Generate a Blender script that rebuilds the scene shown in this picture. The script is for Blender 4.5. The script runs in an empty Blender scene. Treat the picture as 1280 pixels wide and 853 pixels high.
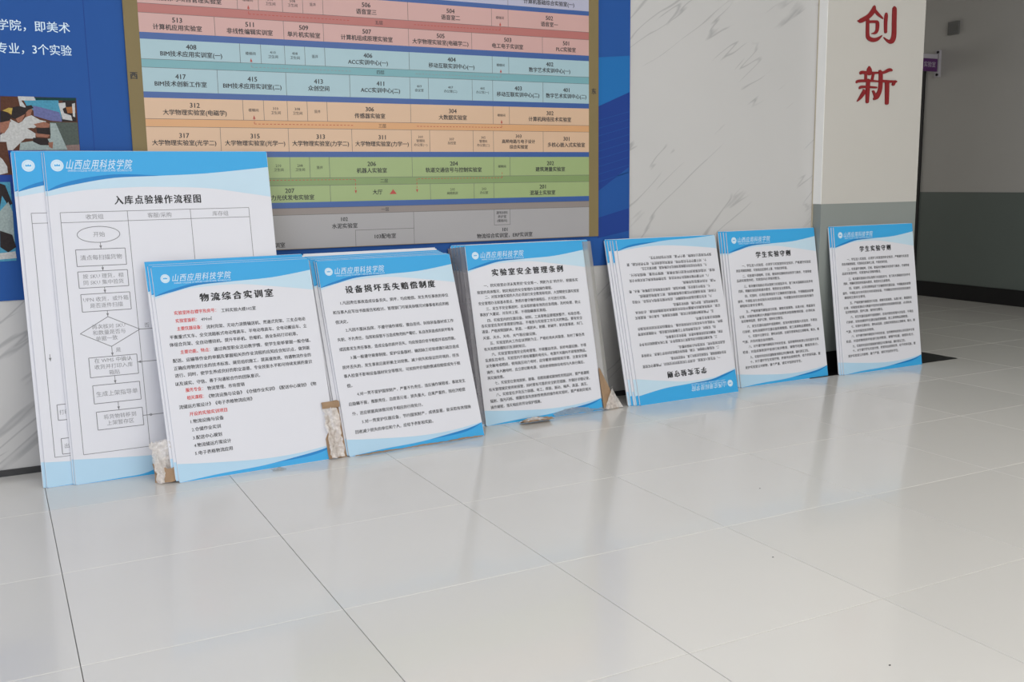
import bpy, bmesh, math, random
from mathutils import Vector, Matrix, noise
import json
random.seed(7)
S = bpy.context.scene
COL = S.collection

# ------------------------------------------------------------------ camera
F_PX = 1243.74
cam_d = bpy.data.cameras.new('camera'); cam = bpy.data.objects.new('camera', cam_d); COL.objects.link(cam)
cam_d.sensor_width = 36; cam_d.lens = F_PX/1280*36; cam_d.clip_start = .05; cam_d.clip_end = 100
cr, cu, cb, cl = (Vector(v) for v in ([0.88586,-0.463763,-0.013218],[0.085199,0.134605,0.98723],[-0.456062,-0.875674,0.158753],[-0.096625,-3.458192,1.040788]))
cam.matrix_world = Matrix(((cr[0],cu[0],cb[0],cl[0]),(cr[1],cu[1],cb[1],cl[1]),(cr[2],cu[2],cb[2],cl[2]),(0,0,0,1)))
S.camera = cam

# ------------------------------------------------------------------ light and exposure
S.view_settings.view_transform = 'Standard'; S.view_settings.look = 'None'
S.view_settings.exposure = -0.42; S.view_settings.gamma = 1
w = bpy.data.worlds.new('world'); S.world = w; w.use_nodes = True
bg = w.node_tree.nodes['Background']; bg.inputs[0].default_value = (.90,.94,1.0,1); bg.inputs[1].default_value = .60
def area(name, loc, target, sx, sy, power, col):
    l = bpy.data.lights.new(name,'AREA'); l.shape='RECTANGLE'; l.size=sx; l.size_y=sy; l.energy=power; l.color=col
    o = bpy.data.objects.new(name,l); COL.objects.link(o); o.location=loc
    o.rotation_euler=(Vector(target)-Vector(loc)).to_track_quat('-Z','Y').to_euler(); return o
area('daylight_from_left_entrance', (-4.6,-3.4,1.9), (1.2,.5,.6), 3.6,2.6, 150, (.86,.90,1.0))
area('daylight_from_front_glazing', (2.2,-7.6,1.9), (2.4,.5,.9), 7,2.8, 200, (1.0,.985,.955))
area('overhead_fill', (2.4,-3.4,3.36), (2.4,-3.4,0), 6,3.2, 110, (1.0,.98,.94))  # added unseen fill overhead, brightens the floor
area('corridor_fill', (5.8,5.6,1.7), (5.8,0,1.0), 2.0,1.6, 22, (1.0,.97,.92))  # added fill to lift the dark corridor, no window behind it

# ------------------------------------------------------------------ materials
def mat(name, col, rough=.5, var=.03, scale=8, metallic=0, coat=0, spec=.5, bump=0, bscale=40, obj_rand=0, alpha=None):
    m = bpy.data.materials.new(name); m.use_nodes=True; nt=m.node_tree; N=nt.nodes; L=nt.links
    b=N['Principled BSDF']; b.inputs['Roughness'].default_value=rough; b.inputs['Metallic'].default_value=metallic
    b.inputs['Coat Weight'].default_value=coat; b.inputs['Coat Roughness'].default_value=.06
    b.inputs['Specular IOR Level'].default_value=spec
    tc=N.new('ShaderNodeTexCoord'); no=N.new('ShaderNodeTexNoise'); no.inputs['Scale'].default_value=scale; no.inputs['Detail'].default_value=3
    L.new(tc.outputs['Object'],no.inputs['Vector'])
    mx=N.new('ShaderNodeMix'); mx.data_type='RGBA'
    mx.inputs['A'].default_value=(*[max(0,c*(1-var)) for c in col],1); mx.inputs['B'].default_value=(*[min(1,c*(1+var)) for c in col],1)
    L.new(no.outputs['Fac'],mx.inputs['Factor']); last=mx.outputs['Result']
    if obj_rand:
        oi=N.new('ShaderNodeObjectInfo'); hs=N.new('ShaderNodeHueSaturation'); mr=N.new('ShaderNodeMapRange')
        mr.inputs['To Min'].default_value=1-obj_rand; mr.inputs['To Max'].default_value=1+obj_rand
        L.new(oi.outputs['Random'],mr.inputs['Value']); L.new(mr.outputs['Result'],hs.inputs['Value']); L.new(last,hs.inputs['Color']); last=hs.outputs['Color']
    L.new(last,b.inputs['Base Color'])
    if bump:
        n2=N.new('ShaderNodeTexNoise'); n2.inputs['Scale'].default_value=bscale; L.new(tc.outputs['Object'],n2.inputs['Vector'])
        bp=N.new('ShaderNodeBump'); bp.inputs['Strength'].default_value=bump; bp.inputs['Distance'].default_value=.01
        L.new(n2.outputs['Fac'],bp.inputs['Height']); L.new(bp.outputs['Normal'],b.inputs['Normal'])
    return m
def srgb(r,g,b):
    f=lambda c:(c/255/12.92) if c/255<=.04045 else ((c/255+.055)/1.055)**2.4
    return (f(r),f(g),f(b))
M={}
M['tile']=mat('polished_tile',(.745,.725,.685),.20,.03,1.3,coat=.35,spec=.5,obj_rand=.022)
M['grout']=mat('grout',(.14,.13,.12),.8)
M['black_stone']=mat('black_granite',(.006,.006,.007),.35,.3,60,spec=.25)
M['base_black']=mat('black_skirting',(.010,.010,.011),.5,.2,30,spec=.3)
M['base_grey']=mat('grey_skirting',(.035,.035,.037),.5,.1,30)
M['pillar']=mat('pillar_paint',(.555,.535,.495),.6,.02,3,bump=.05,bscale=90)
M['pillar_dado']=mat('dado_paint',(.26,.285,.27),.45,.03,3)
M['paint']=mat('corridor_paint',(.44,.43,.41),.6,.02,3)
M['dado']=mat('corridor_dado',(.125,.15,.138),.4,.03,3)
M['ceiling']=mat('ceiling_paint',(.7,.7,.68),.7)
M['trim']=mat('pillar_side_lit',(.88,.87,.84),.5)  # pillar's left side: stronger light from the left put into the colour
M['beige']=mat('trim_beige',(.50,.44,.33),.5)
M['panel']=mat('board_white',(.735,.735,.78),.42,.01,5,spec=.3)
M['blue']=mat('print_blue',(.045,.385,.75),.4,.03,4,spec=.3)
M['deep']=mat('print_deep_blue',(.012,.22,.56),.4,.03,4,spec=.3)
M['pale']=mat('print_pale_blue',(.45,.66,.82),.4,.03,4,spec=.3)
M['palehead']=mat('print_pale_head',(.54,.71,.82),.4,.05,4,spec=.3)
M['white']=mat('print_white',(.66,.80,.90),.4,.02,spec=.3)
M['black']=mat('print_black',(.018,.018,.022),.5)
M['ink']=mat('print_ink',(.02,.02,.025),.5)
M['red']=mat('print_red',(.62,.04,.04),.5)
M['line']=mat('print_line',(.19,.19,.20),.5)
M['inkgrey']=mat('print_grey',(.26,.26,.28),.5)
M['cardboard']=mat('cardboard',(.36,.235,.14),.8,.2,25,bump=.3,bscale=60)
M['mural']=mat('mural_blue',(.018,.085,.31),.5,.06,1.5,spec=.15)
M['mural_dark']=mat('mural_dark_blue',(.016,.05,.25),.5,.06,1.5,spec=.15)
M['mural_light']=mat('mural_light_blue',(.016,.15,.42),.5,.06,1.5,spec=.15)
M['gold']=mat('gold_frame',(.215,.165,.075),.45,.05,6,spec=.2)
M['wallchar']=mat('red_lettering',(.235,.006,.009),.4,.1,10)
M['chared']=mat('red_lettering_edge',(.75,.38,.36),.5)
M['purple']=mat('sign_purple',(.10,.025,.13),.4)
M['signwhite']=mat('sign_white',(.45,.43,.47),.4)
M['metal']=mat('box_metal',(.15,.15,.145),.5)
M['door']=mat('dark_door',(.008,.008,.008),.5)
def cellmat(n,c): M[n]=mat('print_'+n,c,.32,.03,3,spec=.45)
cellmat('pink',(.56,.34,.315)); cellmat('pinkc',(.42,.14,.125)); cellmat('cyan',(.34,.49,.54)); cellmat('cyanc',(.16,.36,.40))
cellmat('orange',(.62,.42,.28)); cellmat('orangec',(.62,.33,.15)); cellmat('green',(.30,.39,.17)); cellmat('greenc',(.20,.29,.11))
cellmat('signred',(.42,.05,.035)); cellmat('grey',(.35,.34,.345)); cellmat('greyc',(.25,.215,.20)); cellmat('lav',(.42,.42,.54)); cellmat('bar',(.03,.09,.29))
M['cellline']=mat('print_cell_line',(.10,.10,.10),.5)

def film(name, tr, col, rough=.18, ns=30, va=.25):
    m=bpy.data.materials.new(name); m.use_nodes=True; nt=m.node_tree; N=nt.nodes; L=nt.links
    b=N['Principled BSDF']; b.inputs['Base Color'].default_value=(*col,1); b.inputs['Roughness'].default_value=rough; b.inputs['Coat Weight'].default_value=.5
    t=N.new('ShaderNodeBsdfTransparent'); mx=N.new('ShaderNodeMixShader'); tc=N.new('ShaderNodeTexCoord'); no=N.new('ShaderNodeTexNoise')
    no.inputs['Scale'].default_value=ns; mr=N.new('ShaderNodeMapRange'); mr.inputs['To Min'].default_value=max(0,tr-va); mr.inputs['To Max'].default_value=min(1,tr+va)
    L.new(tc.outputs['Object'],no.inputs['Vector']); L.new(no.outputs['Fac'],mr.inputs['Value']); L.new(mr.outputs['Result'],mx.inputs['Fac'])
    L.new(b.outputs['BSDF'],mx.inputs[1]); L.new(t.outputs['BSDF'],mx.inputs[2])
    L.new(mx.outputs[0],N['Material Output'].inputs['Surface']); return m
M['film']=film('clear_film',.50,(.42,.41,.38),.3,6,.12); M['film_dark']=film('shaded_film',.32,(.13,.12,.14),.4,6,.1); M['bubble']=film('bubble_film',.38,(.85,.80,.76),.15,75,.4)  # shaded film is a darker copy, the left side's shade put into its colour

def marble():
    m=bpy.data.materials.new('veined_marble'); m.use_nodes=True; nt=m.node_tree; N=nt.nodes; L=nt.links
    b=N['Principled BSDF']; b.inputs['Roughness'].default_value=.30; b.inputs['Specular IOR Level'].default_value=.4
    tc=N.new('ShaderNodeTexCoord')
    def veins(ang, sx, sz, eps, off, ms, lo, hi):
        mp=N.new('ShaderNodeMapping'); mp.vector_type='POINT'; mp.inputs['Rotation'].default_value=(0,ang,0); mp.inputs['Location'].default_value=(off,0,off*.7)
        L.new(tc.outputs['Object'],mp.inputs['Vector'])
        m2=N.new('ShaderNodeMapping'); m2.inputs['Scale'].default_value=(sx,0,sz); L.new(mp.outputs[0],m2.inputs['Vector'])
        n=N.new('ShaderNodeTexNoise'); n.inputs['Scale'].default_value=1; n.inputs['Detail'].default_value=3; n.inputs['Roughness'].default_value=.42; L.new(m2.outputs[0],n.inputs['Vector'])
        s=N.new('ShaderNodeMath'); s.operation='SUBTRACT'; s.inputs[1].default_value=.5; L.new(n.outputs['Fac'],s.inputs[0])
        a=N.new('ShaderNodeMath'); a.operation='ABSOLUTE'; L.new(s.outputs[0],a.inputs[0])
        r=N.new('ShaderNodeMapRange'); r.inputs['From Min'].default_value=0; r.inputs['From Max'].default_value=eps; r.inputs['To Min'].default_value=1; r.inputs['To Max'].default_value=0; L.new(a.outputs[0],r.inputs['Value'])
        k=N.new('ShaderNodeTexNoise'); k.inputs['Scale'].default_value=ms; L.new(mp.outputs[0],k.inputs['Vector'])
        kr=N.new('ShaderNodeMapRange'); kr.inputs['From Min'].default_value=lo; kr.inputs['From Max'].default_value=hi; L.new(k.outputs['Fac'],kr.inputs['Value'])
        mu=N.new('ShaderNodeMath'); mu.operation='MULTIPLY'; L.new(r.outputs[0],mu.inputs[0]); L.new(kr.outputs[0],mu.inputs[1]); return mu.outputs[0]
    v1=veins(math.radians(38),.62,5.0,.0100,0,2.6,.47,.54); v2=veins(math.radians(35),.9,6.5,.0095,3.1,3.4,.50,.57)
    ad=N.new('ShaderNodeMath'); ad.operation='MAXIMUM'; L.new(v1,ad.inputs[0]); L.new(v2,ad.inputs[1])
    mu=N.new('ShaderNodeMath'); mu.operation='MULTIPLY'; mu.inputs[1].default_value=.5; L.new(ad.outputs[0],mu.inputs[0])
    n=N.new('ShaderNodeTexNoise'); n.inputs['Scale'].default_value=1.5; L.new(tc.outputs['Object'],n.inputs['Vector'])
    c=N.new('ShaderNodeMix'); c.data_type='RGBA'; c.inputs['A'].default_value=(.52,.515,.505,1); c.inputs['B'].default_value=(.57,.56,.55,1); L.new(n.outputs['Fac'],c.inputs['Factor'])
    d=N.new('ShaderNodeMix'); d.data_type='RGBA'; d.inputs['B'].default_value=(.23,.23,.24,1); L.new(c.outputs['Result'],d.inputs['A']); L.new(mu.outputs[0],d.inputs['Factor'])
    L.new(d.outputs['Result'],b.inputs['Base Color']); return m
M['marble']=marble()

# ------------------------------------------------------------------ helpers
def mesh_obj(name, verts, faces, m, parent=None, fm=None, mats=None):
    me=bpy.data.meshes.new(name); me.from_pydata(verts,[],faces)
    for x in (mats or [m]): me.materials.append(M[x] if isinstance(x,str) else x)
    if fm: me.polygons.foreach_set('material_index',fm)
    me.update(); o=bpy.data.objects.new(name,me); COL.objects.link(o)
    if parent: o.parent=parent
    return o
def boxvf(x0,x1,y0,y1,z0,z1):
    v=[(x0,y0,z0),(x1,y0,z0),(x1,y1,z0),(x0,y1,z0),(x0,y0,z1),(x1,y0,z1),(x1,y1,z1),(x0,y1,z1)]
    return v,[(0,3,2,1),(4,5,6,7),(0,1,5,4),(1,2,6,5),(2,3,7,6),(3,0,4,7)]
def box(name,x0,x1,y0,y1,z0,z1,m,parent=None,bev=0):
    v,f=boxvf(x0,x1,y0,y1,z0,z1); o=mesh_obj(name,v,f,m,parent)
    if bev:
        bm=bmesh.new(); bm.from_mesh(o.data); bmesh.ops.bevel(bm,geom=bm.edges[:],offset=bev,segments=2,affect='EDGES'); bm.to_mesh(o.data); bm.free()
    return o
def struct(o): o['kind']='structure'; return o
def tag(o,label,cat,group=None):
    o['label']=label; o['category']=cat
    if group: o['group']=group
    return o
def empty(name,mw): 
    o=bpy.data.objects.new(name,None); o.empty_display_size=.05; COL.objects.link(o); o.matrix_world=mw; return o

class Flat:
    """collects flat printed shapes in a local XY plane (z = height above the surface)"""
    def __init__(s): s.v=[]; s.f=[]; s.m=[]; s.mats=[]
    def mi(s,m):
        if m not in s.mats: s.mats.append(m)
        return s.mats.index(m)
    def poly(s,pts,m,z=0):
        b=len(s.v); s.v+=[(x,y,z) for x,y in pts]; s.f.append(tuple(range(b,b+len(pts)))); s.m.append(s.mi(m))
    def rect(s,x0,x1,y0,y1,m,z=0): s.poly([(x0,y0),(x1,y0),(x1,y1),(x0,y1)],m,z)
    def seg(s,a,b,w,m,z=0):
        a=Vector(a); b=Vector(b); d=(b-a); 
        if d.length<1e-9: return
        d.normalize(); n=Vector((-d.y,d.x))*w/2
        s.poly([a-n,b-n,b+n,a+n],m,z)
    def path(s,pts,w,m,z=0,closed=False):
        P=list(pts)+([pts[0]] if closed else [])
        for a,b in zip(P,P[1:]): s.seg(a,b,w,m,z)
    def dash(s,a,b,w,m,z=0,on=.009,off=.006):
        a=Vector(a); b=Vector(b); L=(b-a).length; d=(b-a)/L; t=0
        while t<L: s.seg(a+d*t,a+d*min(L,t+on),w,m,z); t+=on+off
    def disc(s,cx,cy,r,m,z=0,n=24): s.poly([(cx+r*math.cos(2*math.pi*i/n),cy+r*math.sin(2*math.pi*i/n)) for i in range(n)],m,z)
    def ring(s,cx,cy,r,w,m,z=0,n=28,rx=1):
        s.path([(cx+r*rx*math.cos(2*math.pi*i/n),cy+r*math.sin(2*math.pi*i/n)) for i in range(n)],w,m,z,True)
    def strip(s,top,bot,m,z=0):
        """between two curves given at the same x samples"""
        for (a,b),(c,d) in zip(zip(top,bot),zip(top[1:],bot[1:])): s.poly([b,d,c,a],m,z)
    def add(s,vv,ff,m):
        b=len(s.v); s.v+=vv; s.f+=[tuple(i+b for i in q) for q in ff]; k=s.mi(m); s.m+=[k]*len(ff)
    def mesh(s,name):
        me=bpy.data.meshes.new(name); me.from_pydata(s.v,[],s.f)
        for x in s.mats: me.materials.append(M[x])
        me.polygons.foreach_set('material_index',s.m); me.update(); return me
    def obj(s,name,parent=None,mw=None):
        o=bpy.data.objects.new(name,s.mesh(name)); COL.objects.link(o)
        if parent: o.parent=parent
        if mw is not None: o.matrix_world=mw
        return o

# ---- text: queued, converted to flat meshes in one pass
TQ=[]
def text(flat,s,size,x,y,m,mode='c',width=None,bold=0,z=0,skew=0,sp=1):
    """mode c: centred at x; l: starts at x; f: stretched to fill width from x"""
    TQ.append((flat,s,size,x,y,m,mode,width,bold,z,skew,sp))
def flush_text():
    obs=[]
    def mk(s,sp,res=1):
        c=bpy.data.curves.new('glyphs','FONT'); c.body=s; c.size=1; c.resolution_u=res; c.space_character=sp; c.fill_mode='FRONT'
        o=bpy.data.objects.new('glyphs',c); COL.objects.link(o); return o
    ref=mk('国',1); obs=[mk(t[1],t[11],2 if t[2]>.02 else 1) for t in TQ]
    bpy.context.view_layer.update(); dg=bpy.context.evaluated_depsgraph_get()
    def arr(o):
        me=bpy.data.meshes.new_from_object(o.evaluated_get(dg)); v=[tuple(q.co) for q in me.vertices]; f=[tuple(p.vertices) for p in me.polygons]
        bpy.data.meshes.remove(me); return v,f
    rv,_=arr(ref); ry0=min(v[1] for v in rv); ry1=max(v[1] for v in rv); rx=max(v[0] for v in rv)-min(v[0] for v in rv)
    k=.93/(ry1-ry0); cy=(ry0+ry1)/2
    for t,o in zip(TQ,obs):
        flat,s,size,x,y,m,mode,width,bold,z,skew,sp=t; v,f=arr(o)
        if not v: continue
        x0=min(q[0] for q in v); x1=max(q[0] for q in v); sy=size*k; sx=sy
        if mode=='f': sx=width/(x1-x0); ox=x-x0*sx
        elif mode=='l': ox=x-x0*sx
        else:
            if width and (x1-x0)*sx>width: sx=width/(x1-x0)
            ox=x-(x0+x1)/2*sx
        for c_ in range(1 if bold<.004 else (3 if bold>.015 else 2)):
            e=(c_-.5)*bold*size*1.3; flat.add([(q[0]*sx+ox+skew*(q[1]-cy)*sy+e,(q[1]-cy)*sy+y+(e*.5 if bold>.015 else 0),z+c_*.00002) for q in v],f,m)
    for o in obs+[ref]:
        c=o.data; bpy.data.objects.remove(o); bpy.data.curves.remove(c)
    TQ.clear()

# ------------------------------------------------------------------ structure
W_Y=.5167
# floor: grout bed with individual tiles
fl=struct(box('floor',-6,7.3,-8.5,6.2,-.06,-.0035,'grout'))
v,f=boxvf(.0009,.5991,.0009,.5991,-.0035,0)
tme=bpy.data.meshes.new('tile'); bm=bmesh.new(); vs=[bm.verts.new(q) for q in v]; [bm.faces.new([vs[i] for i in q]) for q in f]
bmesh.ops.recalc_face_normals(bm,faces=bm.faces); bmesh.ops.bevel(bm,geom=[e for e in bm.edges if all(q.co.z>-.001 for q in e.verts)],offset=.0007,segments=1,affect='EDGES'); bm.to_mesh(tme); bm.free(); tme.materials.append(M['tile'])
ix0,ix1,iy0,iy1=-6,12,-7,7
for i in range(ix0,ix1):
    for j in range(iy0,iy1):
        if i*.6<-3.1 : continue
        if (j+0)*.6>=.6 and i<7: continue
        o=bpy.data.objects.new('tile',tme); COL.objects.link(o); o.parent=fl; o.location=(i*.6,j*.6,0)
# plain polished floor beyond the tiles that can be told apart
rest=Flat()
rest.rect(-6,-3.0,-8.5,.6,'tile',-.0004); rest.rect(-3.0,7.2,-8.5,-4.2,'tile',-.0004); rest.rect(4.2,7.2,4.2,6.2,'tile',-.0004)
ro=rest.obj('distant_paving',fl)
# black stone border set round the pillar
bb=struct(box('trim_1',3.64,4.767,.346,1.35,.0005,.003,'black_stone',bev=.001))
# walls
wb=struct(box('wall_back',-6,3.79,W_Y,.75,0,3.4,'marble'))
struct(box('baseboard_back',-6,3.777,W_Y-.006,W_Y,0,.024,'base_grey'))
# pillar
PX0,PX1,PY=3.779,4.49,.455
pil=empty('pillar',Matrix.Translation((PX0,PY,0))); struct(pil)
def pbox(n,*a): 
    o=box(n,*a); o.parent=pil; o.matrix_parent_inverse=pil.matrix_world.inverted(); return o
pbox('shaft',PX0,PX1,PY,1.15,.90,3.4,'pillar')
pbox('dado',PX0,PX1,PY,1.15,.105,.90,'pillar_dado')
pbox('skirting',PX0-.006,PX1+.006,PY-.008,1.16,.003,.108,'base_black')
pbox('lit_side_skin',PX0-.004,PX0,PY-.0010,W_Y,.90,3.4,'trim')  # thin added skin, its paler colour stands for the lit side of the pillar
pbox('corner_bead',PX0-.006,PX0-.0005,W_Y-.006,W_Y-.0005,.03,3.4,'beige')
bpy.context.view_layer.update()
# corridor beyond the pillar
struct(box('wall_corridor_left',3.79,4.40,1.15,6.2,0,3.4,'paint'))
wr=struct(box('wall_right',7.12,7.3,-8.5,2.663,.90,3.4,'paint'))
struct(box('dado_right',7.117,7.3,-8.5,2.663,.13,.90,'dado')); bpy.data.objects['dado_right'].parent=wr
struct(box('baseboard_right',7.105,7.12,-8.5,2.66,.0,.13,'base_black'))
d1=struct(box('door_1',7.135,7.18,2.69,3.44,0,1.90,'door'))
for a in ((2.663,2.69,0,1.925),(3.44,3.467,0,1.925),(2.69,3.44,1.90,1.925)): box('door_frame',7.108,7.20,a[0],a[1],a[2],a[3],'door',d1)
hd=mesh_obj('door_handle',*boxvf(7.10,7.135,2.76,2.87,.86,.875),'metal',d1)
wr2=struct(box('wall_far_right',7.12,7.3,3.467,6.2,0,3.4,'paint')); struct(box('wall_over_door',7.12,7.3,2.663,3.467,1.925,3.4,'paint'))
struct(box('wall_corridor_end',4.40,7.3,6.2,6.35,0,3.4,'paint'))
struct(box('ceiling',-6,7.3,-8.5,6.35,3.4,3.5,'ceiling'))
struct(box('wall_corridor_lintel',4.40,7.12,1.15,1.35,2.75,3.4,'paint'))

# ------------------------------------------------------------------ wall plane frame: local x = world x, local y = world z, local z = toward the room
def wallm(y): return Matrix(((1,0,0,0),(0,0,-1,y),(0,1,0,0),(0,0,0,1)))
# mural
MB=.642
mur=box('mural_panel',-2.4,2.609,W_Y-.006,W_Y-.0005,MB,3.1,'mural'); tag(mur,'large blue printed mural panel on the marble wall behind the floor directory','mural')
mi=wallm(W_Y-.0064)
g=Flat()
def zz(f_,x): return f_
g.poly([(2.429,1.593),(2.606,1.608),(2.606,1.444),(2.429,1.373)],'mural_light',.0)
g.poly([(2.429,1.373),(2.606,1.444),(2.606,.907),(2.429,.865)],'mural_dark',.0)
g.poly([(2.429,.986),(2.606,1.10),(2.606,.907),(2.429,.865)],'mural',.0002)
for i in range(9):
    z0=1.31-.035*i; g.seg((2.429,z0),(2.606,z0+.045),.0022,'mural',.0002)
g.poly([(2.429,.865),(2.606,.907),(2.606,.80),(2.429,.77)],'mural_dark',.0003)
g.poly([(-2.4,.95),(.45,1.0),(.45,.90),(-2.4,.82)],'mural_light',.0001) if False else None
wv=g.obj('printed_waves',mur,mi)
for x in (.268,-.93):
    g=Flat(); g.seg((x,MB),(x,3.1),.0016,'mural_dark',.0002); g.obj('seam',mur,mi)
g=Flat(); text(g,'建筑工程学院，即美术',.037,-.168,1.597,'white','f',.386,.012); text(g,'教学相关专业，3个实验',.037,-.168,1.519,'white','f',.386,.012); mural_txt=g
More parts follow.
